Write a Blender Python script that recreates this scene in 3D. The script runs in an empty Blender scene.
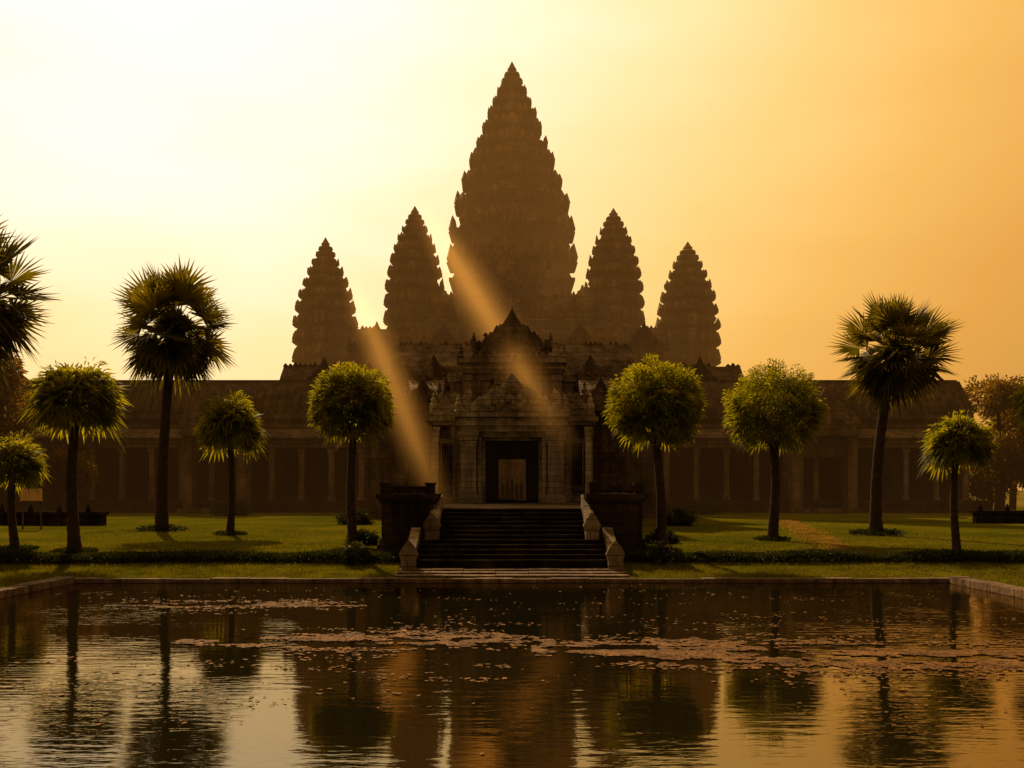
import bpy, math, random, bmesh
import numpy as np
from mathutils import Vector, noise
R = random.Random(7)
scene = bpy.context.scene
scene.view_settings.view_transform='Standard'
scene.view_settings.look='None'
scene.view_settings.exposure=0

SUN = Vector((-0.36,1.0,0.72)).normalized()      # direction towards the sun

# ------------------------------------------------------------------ materials
def new_mat(name):
    m=bpy.data.materials.new(name); m.use_nodes=True
    nt=m.node_tree
    for n in list(nt.nodes): nt.nodes.remove(n)
    out=nt.nodes.new('ShaderNodeOutputMaterial')
    return m,nt,out
def N(nt,t,**k):
    n=nt.nodes.new(t)
    for a,b in k.items(): setattr(n,a,b)
    return n
def ramp(nt,stops):
    r=N(nt,'ShaderNodeValToRGB'); cr=r.color_ramp
    while len(cr.elements)>1: cr.elements.remove(cr.elements[-1])
    cr.elements[0].position=stops[0][0]; cr.elements[0].color=(*stops[0][1],1)
    for p,c in stops[1:]:
        e=cr.elements.new(p); e.color=(*c,1)
    return r
def stone(name,c1,c2,c3,scale=1.0,bw=1.1,bh=0.42,bump=0.6,rough=0.9,mort=0.35,spec=0.1):
    m,nt,out=new_mat(name); L=nt.links.new
    geo=N(nt,'ShaderNodeNewGeometry')
    sep=N(nt,'ShaderNodeSeparateXYZ'); L(geo.outputs['Position'],sep.inputs[0])
    add=N(nt,'ShaderNodeMath',operation='ADD'); L(sep.outputs[0],add.inputs[0]); L(sep.outputs[1],add.inputs[1])
    com=N(nt,'ShaderNodeCombineXYZ'); L(add.outputs[0],com.inputs[0]); L(sep.outputs[2],com.inputs[1])
    br=N(nt,'ShaderNodeTexBrick'); L(com.outputs[0],br.inputs['Vector'])
    br.inputs['Scale'].default_value=1.0
    br.inputs['Brick Width'].default_value=bw; br.inputs['Row Height'].default_value=bh
    br.inputs['Mortar Size'].default_value=0.02; br.inputs['Mortar Smooth'].default_value=0.4
    br.inputs['Color1'].default_value=(0.78,0.78,0.78,1); br.inputs['Color2'].default_value=(1.1,1.1,1.1,1); br.inputs['Mortar'].default_value=(mort,mort,mort,1)
    n1=N(nt,'ShaderNodeTexNoise'); n1.inputs['Scale'].default_value=0.45*scale; n1.inputs['Detail'].default_value=8; n1.inputs['Roughness'].default_value=0.65
    L(geo.outputs['Position'],n1.inputs['Vector'])
    rp=ramp(nt,[(0.3,c1),(0.5,c2),(0.7,c3)]); L(n1.outputs['Fac'],rp.inputs[0])
    mp=N(nt,'ShaderNodeMapping'); mp.inputs['Scale'].default_value=(1.6,1.6,0.18); L(geo.outputs['Position'],mp.inputs[0])
    n2=N(nt,'ShaderNodeTexNoise'); n2.inputs['Scale'].default_value=1.0*scale; n2.inputs['Detail'].default_value=6
    L(mp.outputs[0],n2.inputs['Vector'])
    r2=ramp(nt,[(0.38,(0.30,0.27,0.24)),(0.6,(1,1,1))]); L(n2.outputs['Fac'],r2.inputs[0])
    m1=N(nt,'ShaderNodeMixRGB',blend_type='MULTIPLY'); m1.inputs[0].default_value=0.8
    L(rp.outputs[0],m1.inputs[1]); L(br.outputs['Color'],m1.inputs[2])
    m2=N(nt,'ShaderNodeMixRGB',blend_type='MULTIPLY'); m2.inputs[0].default_value=0.75
    L(m1.outputs[0],m2.inputs[1]); L(r2.outputs[0],m2.inputs[2])
    n3=N(nt,'ShaderNodeTexNoise'); n3.inputs['Scale'].default_value=5*scale; n3.inputs['Detail'].default_value=6
    L(geo.outputs['Position'],n3.inputs['Vector'])
    ad=N(nt,'ShaderNodeMath',operation='MULTIPLY_ADD'); L(br.outputs['Fac'],ad.inputs[0]); ad.inputs[1].default_value=-0.7; L(n3.outputs['Fac'],ad.inputs[2])
    bp=N(nt,'ShaderNodeBump'); bp.inputs['Strength'].default_value=bump; bp.inputs['Distance'].default_value=0.12
    L(ad.outputs[0],bp.inputs['Height'])
    p=N(nt,'ShaderNodeBsdfPrincipled'); p.inputs['Roughness'].default_value=rough; p.inputs['Specular IOR Level'].default_value=spec
    L(m2.outputs[0],p.inputs['Base Color']); L(bp.outputs[0],p.inputs['Normal'])
    L(p.outputs[0],out.inputs['Surface'])
    return m
M_tower=stone('tower_sandstone',(0.055,0.034,0.017),(0.13,0.083,0.044),(0.26,0.17,0.092),scale=1.3,bw=1.7,bh=0.6,mort=0.5,bump=.9)
M_gal=stone('gallery_sandstone',(0.08,0.053,0.029),(0.16,0.11,0.062),(0.28,0.195,0.112))
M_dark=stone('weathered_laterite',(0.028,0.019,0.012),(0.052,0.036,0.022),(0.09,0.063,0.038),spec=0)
M_pale=stone('pale_sandstone',(0.26,0.19,0.12),(0.44,0.34,0.22),(0.60,0.47,0.31),bw=0.9,bh=0.35)
M_col=stone('column_sandstone',(0.12,0.085,0.05),(0.21,0.15,0.092),(0.30,0.22,0.135),bw=0.9,bh=0.6)
M_mid=stone('pavilion_sandstone',(0.15,0.105,0.06),(0.29,0.21,0.125),(0.44,0.33,0.205),bw=.9,bh=.38)
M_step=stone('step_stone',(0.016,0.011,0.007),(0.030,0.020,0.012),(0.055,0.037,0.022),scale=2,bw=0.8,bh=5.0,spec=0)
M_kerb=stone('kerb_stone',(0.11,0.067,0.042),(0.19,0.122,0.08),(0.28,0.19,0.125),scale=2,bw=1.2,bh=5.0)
M_roof=stone('vault_roof_stone',(0.05,0.032,0.017),(0.10,0.066,0.037),(0.17,0.115,0.066),bw=0.5,bh=0.28,mort=0.5)

def leafmat(name,a,b,trans,tfac=0.5):
    m,nt,out=new_mat(name); L=nt.links.new
    geo=N(nt,'ShaderNodeNewGeometry')
    rp=ramp(nt,[(0.0,a),(1.0,b)]); L(geo.outputs['Random Per Island'],rp.inputs[0])
    n=N(nt,'ShaderNodeTexNoise'); n.inputs['Scale'].default_value=1.3; L(geo.outputs['Position'],n.inputs['Vector'])
    r2=ramp(nt,[(0.35,(0.55,0.55,0.5)),(0.65,(1.2,1.15,1.0))]); L(n.outputs['Fac'],r2.inputs[0])
    mx=N(nt,'ShaderNodeMixRGB',blend_type='MULTIPLY'); mx.inputs[0].default_value=1
    L(rp.outputs[0],mx.inputs[1]); L(r2.outputs[0],mx.inputs[2])
    p=N(nt,'ShaderNodeBsdfPrincipled'); p.inputs['Roughness'].default_value=0.6; p.inputs['Specular IOR Level'].default_value=0.15
    L(mx.outputs[0],p.inputs['Base Color'])
    t=N(nt,'ShaderNodeBsdfTranslucent')
    m3=N(nt,'ShaderNodeMixRGB',blend_type='MULTIPLY'); m3.inputs[0].default_value=1
    m3.inputs[2].default_value=(*trans,1); L(mx.outputs[0],m3.inputs[1]); L(m3.outputs[0],t.inputs[0])
    ms=N(nt,'ShaderNodeMixShader'); ms.inputs[0].default_value=tfac
    L(p.outputs[0],ms.inputs[1]); L(t.outputs[0],ms.inputs[2]); L(ms.outputs[0],out.inputs['Surface'])
    return m
M_leaf=leafmat('leaf_green',(0.06,0.075,0.004),(0.13,0.135,0.006),(3.8,3.1,1.0),0.6)
M_palm=leafmat('palm_leaf',(0.045,0.048,0.004),(0.095,0.085,0.006),(2.8,2.3,1.0),0.5)
M_dist=leafmat('distant_leaf',(0.07,0.055,0.008),(0.13,0.095,0.012),(2.6,1.9,1.0),0.5)
M_hedge=leafmat('hedge_leaf',(0.024,0.030,0.003),(0.048,0.053,0.005),(1.2,1.2,1.0),0.3)
M_blade=leafmat('grass_blade',(0.064,0.070,0.005),(0.115,0.105,0.008),(2.0,1.8,1.0),0.5)
M_streakblade=leafmat('sun_streak_blade',(0.13,0.10,0.02),(0.21,0.155,0.035),(2.2,1.7,1.0),0.5)  # golden blade colour that paints the sunlit streak on the lawn
M_flower=leafmat('pale_flower',(0.3,0.27,0.2),(0.5,0.45,0.35),(1,1,1),0.3)

def simple(name,c,rough=0.8,nscale=6,var=0.35,spec=0.3):
    m,nt,out=new_mat(name); L=nt.links.new
    geo=N(nt,'ShaderNodeNewGeometry')
    n=N(nt,'ShaderNodeTexNoise'); n.inputs['Scale'].default_value=nscale; n.inputs['Detail'].default_value=6; L(geo.outputs['Position'],n.inputs['Vector'])
    rp=ramp(nt,[(0.3,tuple(x*(1-var) for x in c)),(0.7,tuple(x*(1+var) for x in c))]); L(n.outputs['Fac'],rp.inputs[0])
    p=N(nt,'ShaderNodeBsdfPrincipled'); p.inputs['Roughness'].default_value=rough; p.inputs['Specular IOR Level'].default_value=spec
    bp=N(nt,'ShaderNodeBump'); bp.inputs['Strength'].default_value=0.5; bp.inputs['Distance'].default_value=0.03; L(n.outputs['Fac'],bp.inputs['Height'])
    L(rp.outputs[0],p.inputs['Base Color']); L(bp.outputs[0],p.inputs['Normal']); L(p.outputs[0],out.inputs['Surface'])
    return m
M_bark=simple('bark',(0.05,0.033,0.020),0.95,spec=.1)
M_algae=simple('floating_leaf',(0.16,0.075,0.018),0.85,2,0.6,0.12)
M_sign=simple('sign_board',(0.75,0.42,0.16),0.5,2,0.1)
M_metal=simple('sign_post_paint',(0.08,0.06,0.05),0.5)

def grassmat():
    m,nt,out=new_mat('lawn_grass'); L=nt.links.new
    geo=N(nt,'ShaderNodeNewGeometry')
    a=N(nt,'ShaderNodeTexNoise'); a.inputs['Scale'].default_value=0.16; a.inputs['Detail'].default_value=6; a.inputs['Roughness'].default_value=.6; L(geo.outputs['Position'],a.inputs['Vector'])
    b=N(nt,'ShaderNodeTexNoise'); b.inputs['Scale'].default_value=7; b.inputs['Detail'].default_value=6; L(geo.outputs['Position'],b.inputs['Vector'])
    r1=ramp(nt,[(0.3,(0.050,0.056,0.004)),(0.52,(0.092,0.092,0.006)),(0.72,(0.145,0.12,0.010))]); L(a.outputs['Fac'],r1.inputs[0])
    r2=ramp(nt,[(0.3,(0.5,0.5,0.45)),(0.7,(1.25,1.2,1.1))]); L(b.outputs['Fac'],r2.inputs[0])
    mx=N(nt,'ShaderNodeMixRGB',blend_type='MULTIPLY'); mx.inputs[0].default_value=1; L(r1.outputs[0],mx.inputs[1]); L(r2.outputs[0],mx.inputs[2])
    bp=N(nt,'ShaderNodeBump'); bp.inputs['Strength'].default_value=0.8; bp.inputs['Distance'].default_value=0.08; L(b.outputs['Fac'],bp.inputs['Height'])
    p=N(nt,'ShaderNodeBsdfPrincipled'); p.inputs['Roughness'].default_value=1; p.inputs['Specular IOR Level'].default_value=0.0
    L(mx.outputs[0],p.inputs['Base Color']); L(bp.outputs[0],p.inputs['Normal']); L(p.outputs[0],out.inputs['Surface'])
    return m
M_grass=grassmat()

def watermat():
    m,nt,out=new_mat('pond_water'); L=nt.links.new
    geo=N(nt,'ShaderNodeNewGeometry')
    mp=N(nt,'ShaderNodeMapping'); mp.inputs['Scale'].default_value=(0.8,2.8,1); L(geo.outputs['Position'],mp.inputs[0])
    a=N(nt,'ShaderNodeTexNoise'); a.inputs['Scale'].default_value=1.8; a.inputs['Detail'].default_value=3; L(mp.outputs[0],a.inputs['Vector'])
    b=N(nt,'ShaderNodeTexNoise'); b.inputs['Scale'].default_value=0.25; b.inputs['Detail'].default_value=2; L(geo.outputs['Position'],b.inputs['Vector'])
    br=ramp(nt,[(0.4,(0.2,0.2,0.2)),(0.65,(1,1,1))]); L(b.outputs['Fac'],br.inputs[0])
    mu=N(nt,'ShaderNodeMath',operation='MULTIPLY'); L(a.outputs['Fac'],mu.inputs[0]); L(br.outputs[0],mu.inputs[1])
    bp=N(nt,'ShaderNodeBump'); bp.inputs['Strength'].default_value=0.30; bp.inputs['Distance'].default_value=0.035; L(mu.outputs[0],bp.inputs['Height'])
    g=N(nt,'ShaderNodeBsdfGlossy'); g.inputs['Roughness'].default_value=0.025; g.inputs['Color'].default_value=(1.0,0.80,0.52,1); L(bp.outputs[0],g.inputs['Normal'])
    d=N(nt,'ShaderNodeBsdfDiffuse'); d.inputs['Color'].default_value=(0.010,0.009,0.003,1)
    f=N(nt,'ShaderNodeFresnel'); f.inputs['IOR'].default_value=2.15; L(bp.outputs[0],f.inputs['Normal'])
    ms=N(nt,'ShaderNodeMixShader'); L(f.outputs[0],ms.inputs[0]); L(d.outputs[0],ms.inputs[1]); L(g.outputs[0],ms.inputs[2])
    L(ms.outputs[0],out.inputs['Surface'])
    return m
M_water=watermat()

# ------------------------------------------------------------------ mesh builder
class MB:
    def __init__(s): s.v=[]; s.f=[]
    def box(s,x0,x1,y0,y1,z0,z1):
        b=len(s.v)
        s.v+=[(x0,y0,z0),(x1,y0,z0),(x1,y1,z0),(x0,y1,z0),(x0,y0,z1),(x1,y0,z1),(x1,y1,z1),(x0,y1,z1)]
        s.f+=[(b,b+3,b+2,b+1),(b+4,b+5,b+6,b+7),(b,b+1,b+5,b+4),(b+1,b+2,b+6,b+5),(b+2,b+3,b+7,b+6),(b+3,b,b+4,b+7)]
    def rings(s,rings,cap=True):
        b=len(s.v); n=len(rings[0])
        for r in rings: s.v+=[tuple(p) for p in r]
        for i in range(len(rings)-1):
            for j in range(n):
                k=(j+1)%n
                s.f.append((b+i*n+j,b+i*n+k,b+(i+1)*n+k,b+(i+1)*n+j))
        if cap:
            s.f.append(tuple(b+j for j in reversed(range(n))))
            s.f.append(tuple(b+(len(rings)-1)*n+j for j in range(n)))
    def prism_y(s,pts,y0,y1):
        s.rings([[(x,y0,z) for x,z in pts],[(x,y1,z) for x,z in pts]])
    def prism_x(s,pts,x0,x1):
        s.rings([[(x0,y,z) for y,z in pts],[(x1,y,z) for y,z in pts]])
    def antefix(s,p,out,w,h,t=None):
        o=Vector(out); o.z=0
        o=o.normalized() if o.length>1e-4 else Vector((0,-1,0))
        sd=Vector((-o.y,o.x,0)); t=t or w*0.5; p=Vector(p)
        def q(ww,tt,z,off): 
            c=p+o*off+Vector((0,0,z))
            return [c-sd*ww-o*tt,c+sd*ww-o*tt,c+sd*ww+o*tt,c-sd*ww+o*tt]
        s.rings([q(w*.38,t*.5,0,0),q(w*.55,t*.5,h*.35,t*.15),q(w*.34,t*.35,h*.7,t*.1),q(w*.04,t*.05,h,t*.25)])
    def tube(s,pts,rad,n=8):
        rings=[]
        for i,p in enumerate(pts):
            p=Vector(p)
            d=(Vector(pts[min(i+1,len(pts)-1)])-Vector(pts[max(i-1,0)])).normalized()
            a=d.cross(Vector((0,1,0.01)));
            if a.length<1e-3: a=Vector((1,0,0))
            a.normalize(); c=a.cross(d).normalized()
            rings.append([p+(a*math.cos(2*math.pi*j/n)+c*math.sin(2*math.pi*j/n))*rad[i] for j in range(n)])
        s.rings(rings)
    def obj(s,name,mat,parent=None,smooth=False):
        me=bpy.data.meshes.new(name); me.from_pydata(s.v,[],s.f); me.update()
        me.materials.append(mat)
        if smooth: me.polygons.foreach_set('use_smooth',[True]*len(me.polygons))
        o=bpy.data.objects.new(name,me); scene.collection.objects.link(o)
        if parent: o.parent=parent
        return o
def empty(name,loc=(0,0,0)):
    o=bpy.data.objects.new(name,None); scene.collection.objects.link(o)
    return o

# ------------------------------------------------------------------ temple pieces
QUAD=[(1,0.30),(0.90,0.32),(0.89,0.56),(0.76,0.58),(0.75,0.75),(0.58,0.76),(0.56,0.89),(0.32,0.90),(0.30,1)]
def plan(r):
    pts=[]
    for k in range(4):
        c,s_=[(1,0),(0,1),(-1,0),(0,-1)][k]
        for x,y in QUAD: pts.append(((x*c-y*s_)*r,(x*s_+y*c)*r))
    return pts
def interp(prof,z):
    if z<=prof[0][0]: return prof[0][1]
    for (a,ra),(b,rb) in zip(prof,prof[1:]):
        if z<=b: return ra+(rb-ra)*(z-a)/(b-a)
    return prof[-1][1]
def tower(mb,cx,cy,levels,prof,top):
    def ring(r,z,j=.06):
        return [(cx+x+R.uniform(-j,j),cy+y+R.uniform(-j,j),z+R.uniform(-j,j)*.7) for x,y in plan(r)]
    rings=[]
    for i in range(len(levels)-1):
        z0,z1=levels[i],levels[i+1]; h=z1-z0
        r=interp(prof,z0+0.35*h)
        rn=interp(prof,z1+0.2*h)
        for f,k in [(0.0,.84),(.04,.92),(.08,.91),(.10,.79),(.14,.76),(.40,.75),(.42,.84),(.47,.85),(.49,.79),(.53,.79),(.55,.93),(.62,.96),(.64,1.03),(.72,1.05),(.75,.94),(.81,.97),(.86,.84)]:
            rings.append(ring(r*k,z0+f*h))
        rings.append(ring(min(rn*.88,r*.80),z0+h*.985))
        zc=z0+.73*h
        P=plan(r*.97)
        for j,(x,y) in enumerate(P):
            if j%9 not in (0,2,4,6,8): continue
            if R.random()<.15: continue
            sc=R.uniform(.6,1.15)
            mb.antefix((cx+x,cy+y,zc),(x,y,0),max(.3,r*.19)*sc,h*.5*sc,max(.22,r*.10))
        for dx,dy in ((1,0),(-1,0),(0,1),(0,-1)):
            if R.random()>.08:
                mb.antefix((cx+dx*r*.97,cy+dy*r*.97,zc-.1*h),(dx,dy,0),r*.42,h*.78*R.uniform(.85,1.1),r*.12)
                mb.antefix((cx+dx*r*.86,cy+dy*r*.86,z0+.08*h),(dx,dy,0),r*.5,h*.5,r*.16)
            for t in (-.2,.2):
                a=(cx+dx*r*.80-dy*t*r,cy+dy*r*.80+dx*t*r)
                mb.box(a[0]-.06*r,a[0]+.06*r,a[1]-.06*r,a[1]+.06*r,z0+.1*h,z0+.5*h)
    mb.rings(rings)
    zt=levels[-1]; r=interp(prof,zt); H=top-zt
    br=[]
    for f,k in [(0,.9),(.10,1.1),(.18,.8),(.26,1.0),(.38,.98),(.45,.6),(.51,.74),(.60,.68),(.67,.36),(.73,.44),(.82,.28),(1,.03)]:
        br.append([(cx+math.cos(a)*r*k,cy+math.sin(a)*r*k,zt-.15+f*H) for a in [i*math.pi/6 for i in range(12)]])
    mb.rings(br)
def pediment(mb,cx,y,z,w,h,t=0.5,spikes=True):
    def shape(k,zo): 
        P=[(-1.0,0),(-1.08,.18),(-.92,.42),(-.66,.52),(-.55,.72),(-.30,.80),(-.14,1.0),(0,1.22)]
        P=P+[(-a,b) for a,b in reversed(P[:-1])]
        return [(cx+a*w*k,z+zo+b*h*k) for a,b in P]
    mb.prism_y(shape(1,0),y,y+t)
    mb.prism_y(shape(.82,.0),y-t*.22,y+.01)
    mb.prism_y(shape(.55,.0),y-t*.4,y-t*.2)
    if spikes:
        o=shape(1,0)
        for i,(a,b) in enumerate(o[1:-1]):
            q=o[i]
            for f in (0.,.5):
                X=a*(1-f)+q[0]*f; Z=b*(1-f)+q[1]*f
                mb.antefix((X,y+t*.4,Z-.05*h),(0,-1,0),w*.2,h*.24,t*.4)
        for i in range(26):
            a=R.uniform(-.7,.7); b=R.uniform(.05,.75)*(1-abs(a)*.7)
            r=w*R.uniform(.04,.09)
            mb.antefix((cx+a*w,y-t*.35,z+b*h),(0,-1,0),r*2.4,r*2.6,r*1.6)
def moulded(mb,x0,x1,y0,y1,z0,z1,n=4,amp=.3):
    H=(z1-z0)/n
    for i in range(n):
        a=z0+i*H
        for f0,f1,e in [(0,.14,1.0),(.14,.24,.6),(.24,.34,.25),(.34,.66,0),(.66,.76,.25),(.76,.88,.7),(.88,1,1.05)]:
            k=amp*e
            mb.box(x0-k,x1+k,y0-k,y1+k,a+f0*H,a+f1*H)
VP=[(-1,0),(-1.03,.08),(-.95,.23),(-.80,.43),(-.58,.64),(-.30,.84),(-.04,1.04)]
VP=VP+[(-a,b) for a,b in reversed(VP)]
def vault_x(mb,x0,x1,ya,yb,z,h,crest=True,cs=.6):
    c=(ya+yb)/2; w=(yb-ya)/2
    mb.prism_x([(c+a*w,z+b*h) for a,b in VP],x0,x1)
    if crest:
        x=x0+.2
        while x<x1:
            if R.random()<.85: mb.antefix((x,c,z+h-.02),(0,-1,0),cs*.8,cs*R.uniform(.6,1.1),.2)
            x+=cs*.85
def vault_y(mb,cx,w,y0,y1,z,h):
    mb.prism_y([(cx+a*w,z+b*h) for a,b in VP],y0,y1)
def edge_spikes(mb,x0,x1,y,z,s=.7,sk=.15):
    x=x0
    while x<=x1:
        if R.random()>sk: mb.antefix((x,y,z),(0,-1,0),s,s*R.uniform(.8,1.4),s*.4)
        x+=s*1.15
def column(mb,x,y,z0,z1,w):
    h=z1-z0; w*=.5
    for a,b,k in [(0,.05,1.35),(.05,.09,1.15),(.09,.88,1.0),(.88,.92,1.15),(.92,1,1.4)]:
        mb.box(x-w*k,x+w*k,y-w*k,y+w*k,z0+a*h,z0+b*h)
def finial(mb,x,y,z,w,h):
    rr=[]
    for f,k in [(0,1),(.12,1.1),(.18,.7),(.35,.85),(.5,.8),(.56,.5),(.7,.55),(.8,.25),(.9,.3),(1,.02)]:
        rr.append([(x+math.cos(a)*w*k*.5,y+math.sin(a)*w*k*.5,z+f*h) for a in [i*math.pi/4 for i in range(8)]])
    mb.rings(rr)
def lv(z0,z1,n,k=.9):
    hs=[k**i for i in range(n)]; S=sum(hs); o=[z0]
    for h in hs: o.append(o[-1]+h/S*(z1-z0))
    return o

temple=empty('khmer_temple')
mb=MB()
PC=[(20,9.6),(33,9.2),(37.5,9.15),(41.2,8.7),(44.2,8.0),(48.7,6.7),(52.5,5.35),(57,3.9),(61.5,2.3),(63.2,1.5),(65.2,1.0),(67.2,.4)]
moulded(mb,-8.4,8.4,141.7,158.4,20,33,4,.5)
tower(mb,0,150,lv(33,62.9,10,.885),PC,67.4)
for i,(w,y,z,h) in enumerate([(4.6,139.0,33.0,6.0),(3.6,136.6,30.0,5.0),(2.8,134.6,27.0,4.2)]):
    moulded(mb,-w+.3,w-.3,y+.4,142,20,z,3,.25)
    vault_y(mb,0,w*.8,y+.6,143,z,h*.8)
    pediment(mb,0,y,z,w,h,.8)
for sx in (-1,1):
    for j,(xx,zz) in enumerate([(10.2,30.2),(12.4,27.6)]):
        moulded(mb,sx*xx-1.2,sx*xx+1.2,145,152,20,zz,3,.2)
        finial(mb,sx*xx,145.2,zz,1.3,2.6)
        pediment(mb,sx*xx,144.4,zz,1.2,1.8,.5)
mb.obj('central_tower',M_tower,temple)
def small(name,cx,cy,prof,levels,top,base,bw):
    mb=MB(); moulded(mb,cx-bw,cx+bw,cy-bw,cy+bw,base,levels[0],3,.25)
    tower(mb,cx,cy,levels,prof,top)
    for k,(w,d) in enumerate([(bw*.62,bw+.9),(bw*.45,bw+1.7)]):
        z=levels[0]-1.2-k*1.8
        mb.box(cx-w*.85,cx+w*.85,cy-d+.3,cy-bw+.5,base,z)
        pediment(mb,cx,cy-d,z,w,w*1.1,.5)
    mb.obj(name,M_tower,temple)
PI=[(20,4.15),(27.5,4.1),(31,3.85),(34.5,3.2),(37,2.45),(39,1.6),(40.5,1.0),(42.8,.4)]
small('corner_tower',-13.6,140,PI,lv(24.5,39.6,8),42.9,16,3.7)
small('corner_tower',14.2,140,PI,lv(24.5,39.3,8),42.6,16,3.7)
PO=[(15,4.3),(24.8,4.25),(28.5,3.75),(31.3,2.9),(34,1.85),(35.7,1.1),(38.3,.4)]
small('corner_tower',-26.1,140,PO,lv(19.0,35.0,8),38.5,10,3.9)
small('corner_tower',24.6,140,PO,lv(18.8,34.6,8),37.9,10,3.9)

mb=MB()
moulded(mb,-29.5,28.0,131,160,0.5,14.5,4,.6)
moulded(mb,-21.6,20.6,132.6,158,14.5,22.0,3,.4)
moulded(mb,-11.0,11.2,134.6,156,22.0,26.0,2,.35)
for i in range(26):
    z=1+i*.86; y=121.5+i*.42
    mb.box(-2.6,2.6,y,133,z,z+.86)
for sx in (-1,1):
    for i in range(8):
        z=2+i*2.6; y=121.0+i*1.45
        mb.box(sx*3.3-.6,sx*3.3+.6,y,133,z-1.5,z+1.5)
mb.obj('pyramid_terraces',M_gal,temple)
mb=MB()
vault_x(mb,-21.8,20.8,132.4,136.2,22.0,2.5,True,.6)
edge_spikes(mb,-21.5,20.5,132.3,22.0,.55)
vault_x(mb,-11.2,11.4,134.4,138.6,26.0,3.2,True,.6)
for x in (-17.8,-9,9,17.4):
    pediment(mb,x,131.6,22,1.5,2.3,.5)
for x in (-11.3,11.4,-8.2,8.3):
    finial(mb,x,134.6,26,1.3,3.8)
moulded(mb,-27.4,27.4,118.5,124,0.5,14.6,4,.35)
vault_x(mb,-27.6,27.6,118.0,124.2,14.6,3.2,True,.7)
edge_spikes(mb,-27,27,117.9,14.6,.6)
for x in (-22,-11,11,22):
    pediment(mb,x,117,14.4,2.1,3.0,.6)
    moulded(mb,x-1.8,x+1.8,117.6,121,.5,14.4,4,.2)
mb.obj('upper_galleries',M_roof,temple)

GX0,GX1=-54,46.3
def seg_gallery(x0,x1):
    a=MB(); 
    a.box(x0,x1,96.9,108,-.5,1.15); a.box(x0,x1,97.15,107.8,1.15,1.6); a.box(x0,x1,97.0,107.8,1.6,2.0)
    x=x0
    while x<x1-.01:
        e=min(x+3.0,x1)
        a.box(x,x+.9,101.6,102.2,2.0,7.9)
        if e-x>1: 
            a.box(x+.9,e,101.6,102.2,2.0,3.4); a.box(x+.9,e,101.6,102.2,5.9,7.9)
            for k in range(4):
                xx=x+1.2+k*.5
                if xx<e-.1: a.box(xx,xx+.14,101.8,101.95,3.4,5.9)
        x=e
    a.box(x0,x1,106.6,107.2,2.0,9.8)
    a.box(x0,x1,101.5,107.2,7.9,9.3); a.box(x0,x1,101.2,107.5,9.3,9.85)
    a.obj('gallery_wall',M_dark,temple)
    b=MB()
    b.box(x0,x1,98.2,99.4,7.15,7.6); b.box(x0,x1,98.0,99.5,7.6,7.9)
    b.box(x0,x1,101.0,101.45,9.3,9.8)
    b.obj('gallery_entablature',M_gal,temple)
    r=MB()
    vault_x(r,x0-.3,x1+.3,100.9,107.7,9.85,4.3,False)
    r.box(x0,x1,104.1,104.5,14.1,14.45)
    P=[(97.7,7.9),(97.6,8.1),(98.8,8.75),(100.3,9.15),(101.5,9.25),(101.5,7.9)]
    r.prism_x(P,x0-.2,x1+.2)
    x=x0
    while x<x1:
        for (ya,za,yb,zb) in [(101.0,10.8,101.6,11.7),(101.6,11.7,102.35,12.6),(102.35,12.6,103.3,13.5)]:
            b=len(r.v)
            r.v+=[(x,ya,za),(x+.14,ya,za),(x+.14,yb,zb),(x,yb,zb),(x,ya-.12,za+.14),(x+.14,ya-.12,za+.14),(x+.14,yb-.12,zb+.14),(x,yb-.12,zb+.14)]
            r.f+=[(b+4,b+5,b+6,b+7),(b,b+1,b+5,b+4),(b+1,b+2,b+6,b+5),(b+3,b,b+4,b+7)]
        x+=.75
    r.obj('gallery_roof',M_roof,temple)
    c=MB(); x=x0+.8
    while x<x1:
        column(c,x,98.8,2.0,7.15,.50+R.uniform(-.04,.04)); x+=2.95
    c.obj('gallery_columns',M_col,temple)
seg_gallery(GX0,-11.5); seg_gallery(11.5,GX1)
mb=MB()
for cx in (-28.5,30):
    w=2.6
    for s in (-1,1):
        mb.box(cx+s*w-.45,cx+s*w+.45,95.6,97.8,1.2,8.2)
    mb.box(cx-w-.8,cx+w+.8,95.2,98.2,-.5,1.2)
    mb.box(cx-w-.7,cx+w+.7,95.3,98.4,8.2,8.9)
    mb.box(cx-w+.45,cx+w-.45,97,97.4,6.2,8.2)
    vault_y(mb,cx,w+.3,95.8,104,8.9,3.0)
    pediment(mb,cx,95.4,8.9,w+.2,2.8,.5)
mb.obj('gallery_porches',M_gal,temple)

# ---------------------------------------------------------------- entrance pavilion (gopura)
gop=empty('entrance_pavilion')
mb=MB()
for s in (-1,1):
    for (cx,cy,w,z1) in [(2.62,60.5,.95,6.5),(4.75,61.9,.46,6.9),(3.42,61.9,.46,6.9)]:
        h=z1-2.25; X=s*cx
        for a,b,k in [(0,.06,1.3),(.06,.1,1.18),(.1,.14,1.08),(.14,.84,1.0),(.84,.88,1.08),(.88,.94,1.2),(.94,1,1.32)]:
            mb.box(X-w*k/2,X+w*k/2,cy-w*k/2,cy+w*k/2,2.25+a*h,2.25+b*h)
    xs=sorted((s*1.82,s*2.07)); mb.box(xs[0],xs[1],60.35,61.6,2.25,6.2)
    xs=sorted((s*1.62,s*1.815)); mb.box(xs[0],xs[1],60.9,61.5,2.25,6.0)
mb.box(-2.07,2.07,60.3,61.6,6.203,6.5)
mb.box(-1.815,1.815,60.85,61.5,6.0,6.2)
mb.box(-3.15,3.15,59.85,63,6.503,6.85); mb.box(-3.35,3.35,59.65,63,6.853,7.1); mb.box(-3.2,3.2,59.8,63,7.103,7.35); mb.box(-3.45,3.45,59.55,63,7.353,7.6)
mb.obj('porch_doorway',M_pale,gop)
mb=MB()
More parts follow.
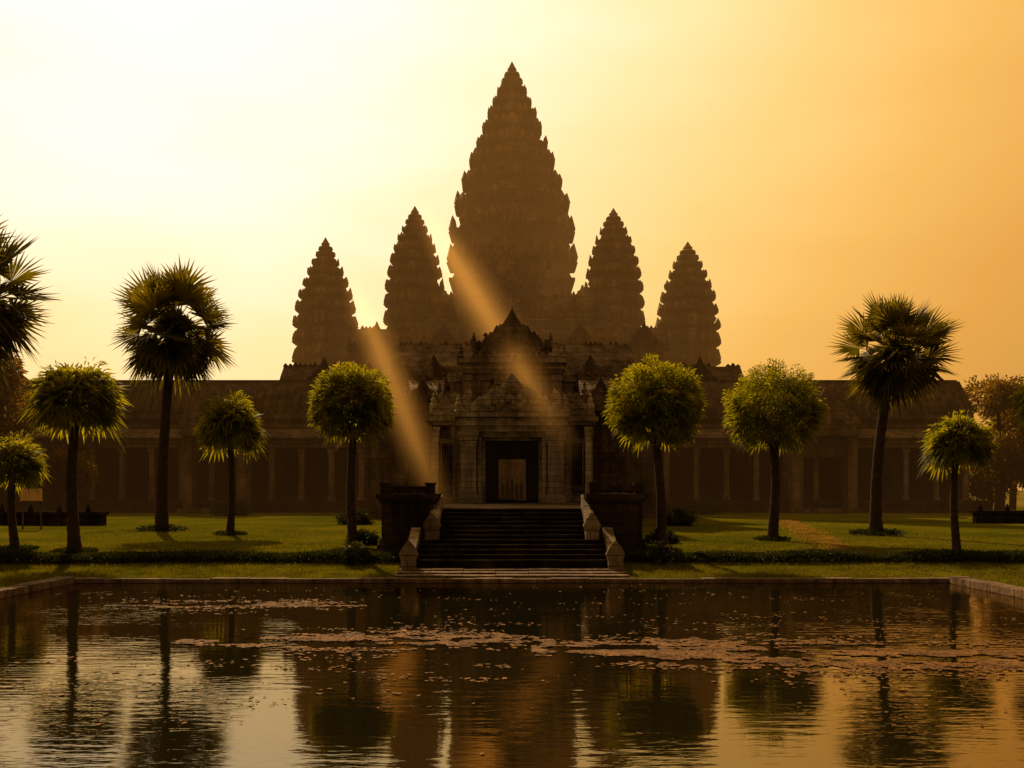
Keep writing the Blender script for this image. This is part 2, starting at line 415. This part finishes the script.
pediment(mb,0,59.9,7.6,2.15,1.7,.6)
edge_spikes(mb,-3.3,3.3,59.8,7.58,.32,.1)
for s in (-1,1):
    finial(mb,s*3.2,60,7.6,.55,1.2)
    finial(mb,s*4.85,61.9,7.55,.6,1.5)
    for i in range(7):
        t=i/6; mb.antefix((s*(2.3+.5*math.sin(t*2.6)),59.85,7.6+t*1.0),(0,-1,0),.34,.5,.3)
for k in range(16):
    a=R.uniform(-1.6,1.6); mb.antefix((a,59.6,7.65+R.uniform(0,.5)),(0,-1,0),.3,.4,.25)
mb.obj('porch_pediment',M_pale,gop)
mb=MB()
for s in (-1,1):
    def bx(a,b,*r):
        q=sorted((s*a,s*b)); mb.box(q[0],q[1],*r)
    bx(2.08,3.6,61.0,68,2.25,7.0)
    bx(3.6,4.35,62.1,68,2.25,3.3); bx(3.6,4.35,62.1,68,5.7,7.0)
    bx(4.35,5.0,62.1,68,2.25,7.0); bx(3.6,4.35,66.8,67.4,3.3,5.7)
    bx(3.5,3.62,61.9,62.3,3.1,5.9); bx(4.33,4.45,61.9,62.3,3.1,5.9)
    bx(3.4,4.55,61.85,62.4,5.9,6.15); bx(3.4,4.55,61.85,62.4,2.95,3.1)
    for k in range(4): bx(3.72+k*.16,3.79+k*.16,62.3,62.4,3.3,5.7)
    bx(2.9,5.15,61.5,68.2,7.0,7.2); bx(2.9,5.3,61.3,68.4,7.2,7.5)
    bx(2.2,5.2,61.7,68.1,2.25,2.6); bx(2.2,5.1,61.8,68.05,2.6,2.8)
    bx(3.2,4.3,62.6,67,7.5,8.5); bx(3.2,4.5,62.4,67.2,8.5,8.75)
    bx(3.14,3.95,63.9,70,8.75,9.9); bx(3.14,4.1,63.75,70.1,9.9,10.12)
    edge_spikes(mb,min(s*3.4,s*4.0),max(s*3.4,s*4.0),63.9,10.1,.32,.05)
    edge_spikes(mb,min(s*3.1,s*5.1),max(s*3.1,s*5.1),61.5,7.48,.35,.1)
    edge_spikes(mb,min(s*3.2,s*4.4),max(s*3.2,s*4.4),62.5,8.73,.35,.1)
    pediment(mb,s*4.1,61.6,7.5,.85,.95,.35)
    bx(1.9,2.08,61.6,75,2.25,6.5); bx(1.0,1.9,74.4,75,2.25,6.5)
mb.box(-1.0,1.0,74.4,75,5.3,6.5)
mb.box(-2.1,2.1,61.6,75,6.5,6.9)
mb.box(-3.1,3.1,63.4,75,7.0,10.4)
for s in (-1,1):
    for cx in (2.85,1.6):
        mb.box(s*cx-.28,s*cx+.28,63.05,63.5,7.6,10.3)
        mb.box(s*cx-.36,s*cx+.36,62.97,63.5,9.9,10.2)
mb.box(-1.2,1.2,63.2,63.5,9.7,10.1); 
for a,b,e in [(10.4,10.6,.1),(10.6,10.8,.25),(10.8,11.0,.15),(11.0,11.3,.38)]:
    mb.box(-3.1-e,3.1+e,63.3-e,75+e,a,b)
edge_spikes(mb,-3.3,3.3,63.1,11.28,.38,.1)
mb.obj('pavilion_body',M_mid,gop)
mb=MB()
mb.box(-2.4,2.4,64,74,11.3,12.1); mb.box(-2.6,2.6,63.8,74.2,12.1,12.3)
edge_spikes(mb,-2.5,2.5,63.9,12.28,.34,.1)
mb.box(-1.7,1.7,64.4,74,12.3,12.9)
edge_spikes(mb,-1.7,1.7,64.4,12.88,.3,.1)
vault_y(mb,0,1.3,64.6,76,12.7,1.2)
pediment(mb,0,63.6,11.7,1.75,2.0,.5)
finial(mb,0,63.9,14.0,.3,.7)
for s in (-1,1):
    finial(mb,s*3.25,63.2,11.3,.45,1.0); finial(mb,s*2.45,64,12.3,.4,.8)
mb.obj('pavilion_roof',M_gal,gop)
mb=MB()
for (x0,x1,y0,y1,z,h,py) in [(5.0,7.2,69,78,8.6,2.2,68.6),(2.6,8.9,74,84,10.8,3.2,73.4),(8.9,11.5,79,100,8.4,3.0,78.6)]:
    for s in (-1,1):
        q=sorted((s*x0,s*x1))
        moulded(mb,q[0],q[1],y0,y1,.5,z,3,.18)
        vault_x(mb,q[0]-.2,q[1]+.2,y0-.2,min(y0+6,y1),z,h,True,.45)
        edge_spikes(mb,q[0],q[1],y0-.15,z,.42,.1)
        pediment(mb,(q[0]+q[1])/2,py,z-.2,1.25,1.7,.4)
        for e in q: finial(mb,e,y0,z,.7,1.9)
mb.obj('pavilion_wings',M_gal,gop)
mb=MB()
mb.box(-3,3,86,86.6,.5,7.2)
for s in (-1,1): mb.box(s*1.3-.15,s*1.3+.15,85.5,86,2.3,6)
mb.obj('sunlit_court_standin',M_pale,gop)  # added pale wall, its tone stands in for the sunlit court beyond
mb=MB()
mb.box(-1.5,1.5,84.2,86,.5,2.3)
for i in range(5):
    x=-.8+i*.4; hh=1.5+R.uniform(-.25,.25)
    rr=[]
    for f,k in [(0,.8),(.05,.75),(.45,.95),(.55,.62),(.68,.95),(.75,1.05),(.79,.35),(.81,.5),(.87,.55),(.92,.4),(1,.04)]:
        rr.append([(x+math.cos(a)*.17*k,84.9+math.sin(a)*.11*k,2.3+f*hh) for a in [q*math.pi/5 for q in range(10)]])
    mb.rings(rr)
mb.obj('carved_figures',M_dark,gop)

# ---------------------------------------------------------------- terrace + stairs
ter=empty('stone_terrace')
mb=MB()
mb.box(-5.0,5.0,40.6,78,-.5,2.0); mb.box(-5.15,5.15,40.45,60,2.0,2.12); mb.box(-5.08,5.08,40.52,78,2.12,2.25)
for s in (-1,1):
    q=sorted((s*2.95,s*5.1))
    a,b=q
    for z0,z1,e in [(-.3,.75,.15),(.75,.9,.08),(.9,1.1,.0),(1.1,2.5,-.08),(2.5,2.65,0),(2.65,2.85,.1)]:
        mb.box(a-e,b+e,38.4-e,40.7+e,z0,z1)
    for k in range(11):
        y=41.2+k*1.85
        mb.box(s*4.9-.14,s*4.9+.14,y-.14,y+.14,2.25,2.95)
        finial(mb,s*4.9,y,2.95,.22,.3)
    mb.box(s*4.9-.11,s*4.9+.11,41,60,2.7,2.88)
    for x in (a+.2,b-.2):
        mb.box(x-.17,x+.17,38.5,38.85,2.85,3.2)
        mb.box(x-.21,x+.21,38.46,38.89,3.2,3.28)
    mb.box(a+.1,b-.1,38.58,38.76,3.0,3.14)
mb.obj('terrace_walls',M_dark,ter)
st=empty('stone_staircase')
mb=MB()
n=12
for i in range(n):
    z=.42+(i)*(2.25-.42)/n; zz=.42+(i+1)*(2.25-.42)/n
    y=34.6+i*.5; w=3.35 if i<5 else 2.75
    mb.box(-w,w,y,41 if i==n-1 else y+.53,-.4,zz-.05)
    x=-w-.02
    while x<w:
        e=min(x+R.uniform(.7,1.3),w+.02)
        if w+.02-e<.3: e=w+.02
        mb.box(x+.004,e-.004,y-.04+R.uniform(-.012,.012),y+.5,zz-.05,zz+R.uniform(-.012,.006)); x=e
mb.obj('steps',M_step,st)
mb=MB()
for s in (-1,1):
    def slope(x,w,y0,z0,y1,z1,h):
        q=sorted((s*(x),s*(x+w)))
        mb.prism_x([(y0,z0),(y1,z1),(y1+.35,z1),(y1+.35,z1+h),(y1,z1+h),(y0,z0+h),(y0-.3,z0+h*.9),(y0-.3,z0)],q[0],q[1])
    slope(3.38,.34,34.7,.3,37.0,1.1,.5)
    slope(2.78,.34,37.2,1.2,40.0,2.25,.55)
    for (x,y,z) in ((3.55,34.4,.3),(2.95,36.95,1.2)):
        mb.box(s*x-.25,s*x+.25,y-.22,y+.22,z-.3,z+.25)
        mb.antefix((s*x,y,z+.22),(0,-1,0),.6,.75,.3)
mb.obj('balustrades',M_mid,st)

# ---------------------------------------------------------------- ground, pond, kerbs
def gz(x,y):
    if -14.25<x<14.25 and 5<y<32.45: return -1.2
    if y<34: b=.14
    elif y<36: b=.14+(y-34)*.06
    elif y<38.2: b=.26+(y-36)*.12
    elif y<100: b=.524+(y-38.2)/61.8*.3
    else: b=.82
    if abs(x)>14.3 and y<36: b=max(b,.2)
    if y<200 and abs(x)<120: b+=.05*noise.noise(Vector((x*.15,y*.15,0)))*(1 if y>33.5 else .3)
    return b
xs=[-4000,-1500,-600,-250,-120]+[-70+i for i in range(55)]+[-14.7,-14.26,-14.24]+[-14+i for i in range(29)]+[14.24,14.26,14.7]+[16+i for i in range(55)]+[120,250,600,1500,4000]
ys=[-300,-100,-30,0,4.98,5.02,10,15,20,25,30,32.44,32.46,33,33.6]+[34+i*.7 for i in range(60)]+[77+i*3 for i in range(40)]+[260,400,800,1600,5000]
v=[];f=[]
for y in ys:
    for x in xs: v.append((x,y,gz(x,y)))
nx=len(xs)
for j in range(len(ys)-1):
    for i in range(nx-1):
        a=j*nx+i; f.append((a,a+1,a+1+nx,a+nx))
mb=MB(); mb.v=v; mb.f=f; mb.obj('ground',M_grass)
mb=MB(); mb.v=[(-14.24,5.02,0),(14.24,5.02,0),(14.24,32.44,0),(-14.24,32.44,0)]; mb.f=[(0,1,2,3)]; mb.obj('water',M_water)
mb=MB(); x=-14.6
while x<14.6:
    w=min(1.22,14.6-x); dz=R.uniform(-.012,.012); dy=R.uniform(-.012,.012)
    mb.box(x+.008,x+w-.008,32.2+dy,32.65+dy,-.5,.14+dz); x+=1.22
for s in (-1,1):
    y=4.8
    while y<32.1:
        w=min(1.22,32.15-y); dz=R.uniform(-.012,.012); dx=R.uniform(-.01,.01)
        q=sorted((s*14.05+dx,s*14.6+dx)); mb.box(q[0],q[1],y+.008,y+w-.008,-.5,.22+dz); y+=1.22
mb.obj('pond_kerb',M_kerb)
mb=MB()
for i in range(7):
    for j in range(3):
        x=-3.85+i*1.1; mb.box(x+.01,x+1.09,32.7+j*.62,32.7+j*.62+.6,-.2,.2+R.uniform(-.008,.008)+.05*j)
mb.obj('paved_path',M_kerb)

mb=MB()
def patch(x0,x1,yc,yw,n,s=.06,th=.0,sl=0.):
    for _ in range(n):
        x=R.uniform(x0,x1); t=(x-x0)/(x1-x0)
        y=yc+sl*(t-.5)+R.gauss(0,yw)*(.35+math.sin(math.pi*t))
        if noise.noise(Vector((x*.45,y*1.5,3)))*.7+.5*noise.noise(Vector((x*1.6,y*3,1)))+.3*noise.noise(Vector((x*5,y*7,1)))<th: continue
        r=R.uniform(.4,1.4)*s; a0=R.uniform(0,6); k=6
        b=len(mb.v)
        for i in range(k):
            a=a0+i*2*math.pi/k; rr=r*R.uniform(.7,1.1)
            mb.v.append((x+math.cos(a)*rr,y+math.sin(a)*rr,.006+R.uniform(0,.014)))
        mb.f.append(tuple(range(b,b+k)))
patch(-6.6,.8,19.9,.55,9000,.05,.06)
patch(.4,9.6,18.4,.75,20000,.05,.03,-.8)
patch(5,14,17.9,.7,9000,.05,.07)
patch(-10.5,-3.6,26.0,.6,3000,.05,.08)
patch(-9,0,16.5,1.2,1500,.04,.16)
patch(-3,12,22.5,1.2,1800,.04,.16)
patch(-12,12,28,1.5,1200,.04,.16)
patch(-8,8,14,1.2,500,.03,.16)
mb.obj('floating_leaves',M_algae)

# ---------------------------------------------------------------- vegetation
def rdir(zmin=-1,zmax=1):
    z=R.uniform(zmin,zmax); a=R.uniform(0,2*math.pi); r=math.sqrt(max(0,1-z*z))
    return Vector((r*math.cos(a),r*math.sin(a),z))
def leaf(mb,p,d,L,w):
    sd=d.cross(rdir());
    if sd.length<.05: return
    sd.normalize(); m=p+d*L*.5
    b=len(mb.v); t=p+d*L+Vector((0,0,-L*.25))
    mb.v+=[tuple(p),tuple(m+sd*w),tuple(t),tuple(m-sd*w)]
    mb.f.append((b,b+1,b+2,b+3))
def crown(mb,c,rx,rz,nclump,nleaf,L,w,inner=.35,droop=.3,clr=.22,zmin=-.75):
    c=Vector(c)
    for _ in range(nclump):
        d=rdir(zmin,1); k=R.uniform(inner,1.0)**.6*R.uniform(.88,1.05)
        cc=c+Vector((d.x*rx,d.y*rx,d.z*rz))*k*.88
        cr=rx*clr*R.uniform(.7,1.3)
        for _ in range(nleaf):
            o=rdir(); p=cc+o*cr*R.random()**.4
            ld=(o*.7+d*.9+Vector((0,0,-droop))+rdir()*.45).normalized()
            leaf(mb,p,ld,L*R.uniform(.6,1.3),w*R.uniform(.7,1.3))
def fan(mb,base,d,pet,size,nseg=18,droop=.35,w=.035):
    d=d.normalized(); sd=d.cross(Vector((0,0,1)))
    if sd.length<.1: sd=Vector((1,0,0))
    sd.normalize(); nr=sd.cross(d); a=R.uniform(-.9,.9); sd=(sd*math.cos(a)+nr*math.sin(a)).normalized(); nr=sd.cross(d)
    p0=Vector(base); p1=p0+d*pet+Vector((0,0,-.08*pet))
    b=len(mb.v); mb.v+=[tuple(p0-sd*w),tuple(p0+sd*w),tuple(p1+sd*w*.6),tuple(p1-sd*w*.6)]; mb.f.append((b,b+1,b+2,b+3))
    sp=math.radians(R.uniform(190,250)); st_=sp/nseg; hw=size*.5*st_*.46
    fold=R.uniform(.0,.3)
    for i in range(nseg):
        a=-sp/2+(i+.5)*st_+R.uniform(-.03,.03)
        q=d*math.cos(a)+sd*math.sin(a); pr=(-d*math.sin(a)+sd*math.cos(a))
        up=nr*abs(math.sin(a))*fold
        q=(q+up).normalized()
        l=size*(.74+.26*math.cos(a*.8))*R.uniform(.85,1.08)
        m=p1+q*l*.5; t=p1+q*l*.97+Vector((0,0,-droop*l*R.uniform(.3,1)))
        b=len(mb.v); mb.v+=[tuple(p1),tuple(m+pr*hw),tuple(t),tuple(m-pr*hw)]; mb.f.append((b,b+1,b+2,b+3))
def trunk(mb,x,y,top,r0,r1,lean=0.,kink=.15,n=12):
    z0=gz(x,y)-.2; pts=[];rad=[]
    ph=R.uniform(0,6)
    for i in range(n*3+1):
        t=i/(n*3); pts.append((x+lean*t*t+kink*math.sin(t*4+ph)*.5-kink*math.sin(ph)*.5,y,z0+(top-z0)*t))
        rad.append((r0+(r1-r0)*t+r0*.55*math.exp(-t*14))*(1+.07*(i%2))*R.uniform(.97,1.03))
    mb.tube(pts,rad,10); return Vector(pts[-1])
def tuft(x,y,r,h,mat=M_hedge,name='base_plants',parent=None,n=900,L=.3):
    mb=MB(); z=gz(x,y)
    for _ in range(n):
        a=R.uniform(0,6.3); q=r*math.sqrt(R.random())
        p=Vector((x+q*math.cos(a),y+q*math.sin(a),z+h*.5*R.random()*(1-(q/r)**2*.7)))
        leaf(mb,p,Vector((math.cos(a)*.8,math.sin(a)*.8,R.uniform(.3,1.3))).normalized(),L*R.uniform(.5,1.2)*h/.5,.03)
    return mb.obj(name,mat,parent)
def tall_palm(x,y,top,r,lean,nf,tr=.32,pet=.48,skirt=44):
    e=empty('fan_palm_tree'); mb=MB(); c=trunk(mb,x,y,top+.2,tr,tr*.75,lean)
    mb.tube([c-Vector((0,0,1.6)),c-Vector((0,0,.8)),c,c+Vector((0,0,.7))],[tr*.8,tr*1.5,tr*1.7,tr*.6],9)
    mb.obj('trunk',M_bark,e,True)
    mb=MB()
    for i in range(nf):
        t=(i+.5)/nf
        el=math.radians(-22+108*t**.95+R.uniform(-6,6)); az=i*2.39996+R.uniform(-.25,.25)
        d=Vector((math.cos(az)*math.cos(el),math.sin(az)*math.cos(el),math.sin(el)))
        k=R.uniform(.85,1.08)
        fan(mb,c+d*.15,d,r*pet*k,r*(1-pet)*1.0*k,24,.10,.05)
    for i in range(skirt):
        el=math.radians(R.uniform(-74,-8)); az=i*2.39996
        d=Vector((math.cos(az)*math.cos(el),math.sin(az)*math.cos(el),math.sin(el)))
        fan(mb,c+Vector((0,0,-.2)),d,r*.42*R.uniform(.6,1.15),r*.46,18,.45,.05)
    for i in range(34):
        d=rdir(-.3,1); fan(mb,c,d,r*.14*R.random(),r*.3,14,.2)
    mb.obj('fronds',M_palm,e)
    tuft(x,y,1.3,.55,parent=e)
tall_palm(-20.3,58,12.2,4.2,.5,34)
tall_palm(19.3,53,10.1,3.5,.9,34,.3)
tall_palm(-19.2,34.4,9.5,3.3,.3,34,.3)
def dense_palm(x,y,top,r,rz,tr=.2,lean=0.,nf=90,mat=None):
    e=empty('round_palm_tree'); mb=MB(); c=trunk(mb,x,y,top-rz*.3,tr,tr*.65,lean,.2)
    mb.obj('trunk',M_bark,e,True)
    mb=MB(); C=Vector((c.x,c.y,top))
    for i in range(nf):
        el=math.asin(max(-1,min(1,-.72+1.7*(i+.5)/nf))); az=i*2.39996+R.uniform(-.3,.3)
        d=Vector((math.cos(az)*math.cos(el),math.sin(az)*math.cos(el),math.sin(el)*rz/r))
        k=R.uniform(.8,1.06)
        fan(mb,C+d*r*.1+Vector((0,0,-.15*r)),d+Vector((0,0,.14)),r*.44*k,r*.56*k,15,.6,.02)
    crown(mb,C,r*.84,rz*.84,80,22,r*.2,r*.018,.3,.6)
    mb.obj('fronds',mat or M_leaf,e)
    tuft(x,y,.8,.35,parent=e,n=600)
dense_palm(-17.3,39.6,6.75,2.0,1.9,.24,.1)
dense_palm(-15.1,53.5,6.6,2.05,2.0,.2,.1)
dense_palm(16.75,37.6,4.85,1.45,1.35,.16,.1)
dense_palm(-20.1,40.5,4.2,1.4,1.35,.18,.0,70)
dense_palm(24.0,45,7.2,1.7,1.6,.2,.0,60)
def round_tree(x,y,cz,rx,rz,tr):
    e=empty('round_crown_tree'); mb=MB()
    c=trunk(mb,x,y,cz-rz*.75,tr,tr*.75,-.05,.18)
    for i in range(9):
        az=i*2.4; d=Vector((math.cos(az),math.sin(az),R.uniform(.7,1.6))).normalized()
        m=c+d*rx*.45; t=m+(d+rdir()*.4).normalized()*rx*.45
        mb.tube([c-Vector((0,0,.15)),m,t],[tr*.5,tr*.3,tr*.1],6)
    mb.obj('trunk_and_limbs',M_bark,e,True)
    mb=MB(); C=Vector((c.x,y,cz))
    crown(mb,C,rx*1.0,rz,360,52,.21,.026,.3,.2,.15,-.65)
    mb.obj('leaves',M_leaf,e)
    mb=MB()
    for i in range(64):
        z=-.92+1.2*(i+.5)/64; az=i*2.39996; q=math.sqrt(1-z*z)
        d=Vector((math.cos(az)*q,math.sin(az)*q,z))
        p=C+Vector((d.x*rx,d.y*rx,d.z*rz))*.74
        fan(mb,p-d*.2,d+Vector((0,0,.3)),.2,rx*.34,14,.5,.015)
    mb.obj('fan_leaves',M_leaf,e)
    tuft(x,y,.8,.35,parent=e,n=600)
round_tree(-6.25,39.6,6.4,1.74,1.76,.19)
round_tree(5.85,39.6,6.4,1.98,2.0,.21)
round_tree(12.5,48,6.9,2.42,2.35,.25)

for (x,y,r,h) in [(-5.7,36.3,.45,.9),(5.4,36.3,.5,.9)]:
    e=empty('flowering_shrub'); mb=MB(); C=(x,y,gz(x,y)+h*.45)
    crown(mb,C,r,h*.5,40,30,.14,.02,.2,.1,.3); mb.obj('leaves',M_hedge,e)
    mb=MB(); crown(mb,C,r,h*.55,26,5,.06,.025,.8,0,.2); mb.obj('flowers',M_flower,e)
for (x,y,r,h) in [(-10.7,68,1.2,1.1),(10.9,66,1.2,1.1),(-6.6,44,.7,.6),(6.9,46,.7,.5),(-9.5,88,1.6,1.6),(17,90,2,1.4),(-24,86,2,1.4)]:
    mb=MB(); crown(mb,(x,y,gz(x,y)+h*.35),r,h*.6,70,36,.22,.03,.2,.1,.25); mb.obj('low_shrub',M_hedge)
for s in (-1,1):
    mb=MB()
    for _ in range(26000):
        x=R.uniform(4.1,19.5)*s; 
        k=.6+.5*noise.noise(Vector((x*.4,0,5)))
        y=36.9+R.gauss(0,.22); z=gz(x,y)+R.random()**.7*.36*max(.2,k+.25)
        leaf(mb,Vector((x,y,z)),(rdir()+Vector((0,0,.6))).normalized(),.11,.02)
    mb.obj('low_hedge',M_hedge)
mb=MB()
def blades(x0,x1,y0,y1,n,h):
    for _ in range(n):
        x=R.uniform(x0,x1); y=R.uniform(y0,y1)
        if abs(x)<3.95 and y<41: continue
        if abs(x)<5.3 and y>38: continue
        if noise.noise(Vector((x*.8,y*.8,9)))<-.25: continue
        z=gz(x,y)-.01; hh=h*R.uniform(.5,1.3); a=R.uniform(0,3.14); w=.012
        dx,dy=math.cos(a)*w,math.sin(a)*w; b=len(mb.v)
        mb.v+=[(x-dx,y-dy,z),(x+dx,y+dy,z),(x+R.uniform(-.5,.5)*hh,y+R.uniform(-.5,.5)*hh,z+hh)]; mb.f.append((b,b+1,b+2))
blades(-18,18,32.68,36.5,45000,.1)
blades(-20,20,37.2,44,45000,.09)
blades(-24,24,44,60,30000,.1)
for s in (-1,1): blades(min(s*14.62,s*18),max(s*14.62,s*18),24,32.6,12000,.09)
mb.obj('grass',M_blade)
# streak of sunlight across the right-hand lawn, painted as golden blades
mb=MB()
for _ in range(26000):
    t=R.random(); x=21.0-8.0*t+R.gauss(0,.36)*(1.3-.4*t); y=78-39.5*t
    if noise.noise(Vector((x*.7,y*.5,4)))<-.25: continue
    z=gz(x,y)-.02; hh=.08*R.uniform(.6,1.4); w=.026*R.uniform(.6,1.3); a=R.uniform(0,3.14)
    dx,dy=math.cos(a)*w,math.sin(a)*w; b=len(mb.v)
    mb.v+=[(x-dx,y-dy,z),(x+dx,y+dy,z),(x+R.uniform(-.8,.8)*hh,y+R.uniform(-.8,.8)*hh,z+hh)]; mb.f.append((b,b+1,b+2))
mb.obj('sun_streak_grass',M_streakblade)

def tree_mass(name,items,mat=M_dist):
    e=empty(name); t=MB(); l=MB()
    for (x,y,z,r) in items:
        t.tube([(x,y,.3),(x+.3,y,z*.5),(x,y,z)],[.45,.3,.15],6)
        for k in range(3):
            o=rdir(-.3,.6)*r*.5
            crown(l,(x+o.x,y+o.y,z+o.z),r*.75,r*.6,48,24,r*.15,r*.03,.2,.1,.25)
    t.obj('trunks',M_bark,e); l.obj('foliage',mat,e)
tree_mass('background_trees',[(-47,92,12,5),(-42.5,94,10,3.6),(-52,96,8,5),(-56,90,12,5),(-45,88,5,3.4),(-50,86,5,3.5),(-60,98,9,5),(-41.5,90,4.5,3),(-48,90,8,4)])
tree_mass('background_trees',[(50.5,104,12.5,3.4),(54,108,11,4),(58,104,9,4.5),(48.8,100,6,3.2),(53,98,5,3.4),(62,106,11,5),(49,103,3.5,3),(57,99,4,3.5),(52,100,8.5,3.6)])
far=[]
for i in range(46):
    x=-190+i*8.3+R.uniform(-3,3)
    far.append((x,R.uniform(225,260),R.uniform(7,11),R.uniform(5,8)))
tree_mass('distant_tree_line',far)

e=empty('information_sign'); mb=MB()
mb.box(-29.5,-28.2,60,60.06,2.35,3.1); mb.obj('board',M_sign,e)
mb=MB()
for x in (-29.4,-28.3): mb.box(x-.04,x+.04,60.065,60.14,.5,3.15)
mb.box(-29.56,-28.14,59.98,60.09,3.1,3.16); mb.box(-29.56,-28.14,59.98,60.09,2.29,2.35)
mb.obj('frame',M_metal,e)
for (x0,x1,y) in [(-38,-27,66),(32.5,42,70)]:
    mb=MB(); mb.box(x0,x1,y,y+.6,.2,1.35); mb.box(x0-.1,x1+.1,y-.1,y+.7,1.35,1.55)
    x=x0+.4
    while x<x1:
        mb.box(x-.22,x+.22,y-.06,y-.001,.3,1.34); finial(mb,x,y+.3,1.55,.4,.5); x+=1.9
    mb.obj('low_stone_wall',M_dark)

# ---------------------------------------------------------------- haze and sun shafts (emission volumes in place of scattered sunlight)
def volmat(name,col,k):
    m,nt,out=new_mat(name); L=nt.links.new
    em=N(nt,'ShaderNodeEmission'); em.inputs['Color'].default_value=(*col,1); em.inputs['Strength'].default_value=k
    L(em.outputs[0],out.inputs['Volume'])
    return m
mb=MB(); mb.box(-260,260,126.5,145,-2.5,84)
mb.obj('haze_glow',volmat('haze_glow_far',(1,.42,.08),.0052))  # self-emitting slab, paints the glow over the towers
mb=MB(); mb.box(-262,262,70.3,96.2,-2.7,82)
mb.obj('haze_glow',volmat('haze_glow_near',(1,.40,.08),.0006))
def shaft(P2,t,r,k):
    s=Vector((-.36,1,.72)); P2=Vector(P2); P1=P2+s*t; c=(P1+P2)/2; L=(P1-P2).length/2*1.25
    e=empty('sun_shaft')  # nested emitting ellipsoids paint the sunbeam, the sun lamp does not light them
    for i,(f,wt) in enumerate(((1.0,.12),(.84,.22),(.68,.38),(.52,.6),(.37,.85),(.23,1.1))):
        mt=volmat('glow_air',(1,.40,.06),k*wt)
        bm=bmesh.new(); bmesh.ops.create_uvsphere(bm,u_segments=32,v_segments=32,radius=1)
        me=bpy.data.meshes.new('glow_air'); bm.to_mesh(me); bm.free()
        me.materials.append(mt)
        o=bpy.data.objects.new('glow_air_%d'%i,me); scene.collection.objects.link(o)
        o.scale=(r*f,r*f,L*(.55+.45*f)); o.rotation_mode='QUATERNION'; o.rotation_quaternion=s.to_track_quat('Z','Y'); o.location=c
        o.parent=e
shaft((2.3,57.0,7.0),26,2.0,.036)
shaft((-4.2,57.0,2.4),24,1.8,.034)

# ---------------------------------------------------------------- world + sun
w=bpy.data.worlds.new('World'); scene.world=w; w.use_nodes=True
nt=w.node_tree
for n in list(nt.nodes): nt.nodes.remove(n)
L=nt.links.new
out=N(nt,'ShaderNodeOutputWorld')
tc=N(nt,'ShaderNodeTexCoord')
nm=N(nt,'ShaderNodeVectorMath',operation='NORMALIZE'); L(tc.outputs['Generated'],nm.inputs[0])
dt=N(nt,'ShaderNodeVectorMath',operation='DOT_PRODUCT'); L(nm.outputs[0],dt.inputs[0]); dt.inputs[1].default_value=SUN
cn=N(nt,'ShaderNodeTexNoise'); cn.inputs['Scale'].default_value=2.6; cn.inputs['Detail'].default_value=6
mpw=N(nt,'ShaderNodeMapping'); mpw.inputs['Scale'].default_value=(1,1,3.6); L(nm.outputs[0],mpw.inputs[0]); L(mpw.outputs[0],cn.inputs['Vector'])
ma=N(nt,'ShaderNodeMath',operation='MULTIPLY_ADD'); L(cn.outputs['Fac'],ma.inputs[0]); ma.inputs[1].default_value=.09; ma.inputs[2].default_value=-.042
ad=N(nt,'ShaderNodeMath',operation='ADD'); L(dt.outputs['Value'],ad.inputs[0]); L(ma.outputs[0],ad.inputs[1])
mr=N(nt,'ShaderNodeMapRange'); mr.inputs['From Min'].default_value=-1; mr.inputs['From Max'].default_value=1; L(ad.outputs[0],mr.inputs['Value'])
g=lambda d:(d+1)/2
rp=ramp(nt,[(0,(.15,.10,.055)),(g(0),(.21,.128,.058)),(g(.5),(.42,.215,.05)),(g(.68),(.68,.33,.062)),(g(.76),(.81,.445,.105)),(g(.84),(.92,.62,.215)),(g(.90),(.99,.80,.42)),(g(.94),(1.02,.94,.70)),(g(.968),(1.05,1.0,.90)),(1,(1.05,1.03,.97))])
L(mr.outputs[0],rp.inputs[0])
bg1=N(nt,'ShaderNodeBackground'); L(rp.outputs[0],bg1.inputs[0]); bg1.inputs[1].default_value=1.0
sky=N(nt,'ShaderNodeTexSky'); sky.sky_type='NISHITA'; sky.sun_disc=False
sky.sun_elevation=math.asin(SUN.z); sky.sun_rotation=math.atan2(SUN.x,SUN.y); sky.dust_density=6; sky.air_density=2
tm=N(nt,'ShaderNodeMixRGB',blend_type='MULTIPLY'); tm.inputs[0].default_value=1; L(sky.outputs[0],tm.inputs[1]); tm.inputs[2].default_value=(1,.6,.3,1)
bg2=N(nt,'ShaderNodeBackground'); L(tm.outputs[0],bg2.inputs[0]); bg2.inputs[1].default_value=.003
ads=N(nt,'ShaderNodeAddShader'); L(bg1.outputs[0],ads.inputs[0]); L(bg2.outputs[0],ads.inputs[1]); L(ads.outputs[0],out.inputs['Surface'])
sd=bpy.data.lights.new('sun','SUN'); sd.energy=4.8; sd.angle=math.radians(.6); sd.color=(1,.69,.33)
so=bpy.data.objects.new('sun',sd); scene.collection.objects.link(so)
so.rotation_mode='QUATERNION'; so.rotation_quaternion=SUN.to_track_quat('Z','Y'); so.location=(-40,60,80)

# ---------------------------------------------------------------- camera
cd=bpy.data.cameras.new('camera'); cam=bpy.data.objects.new('camera',cd); scene.collection.objects.link(cam)
cam.location=(0,0,3); cam.rotation_euler=(math.radians(90),0,0)
cd.sensor_width=36; cd.lens=35.16; cd.shift_y=.1035; cd.clip_end=12000; cd.clip_start=.1
scene.camera=cam
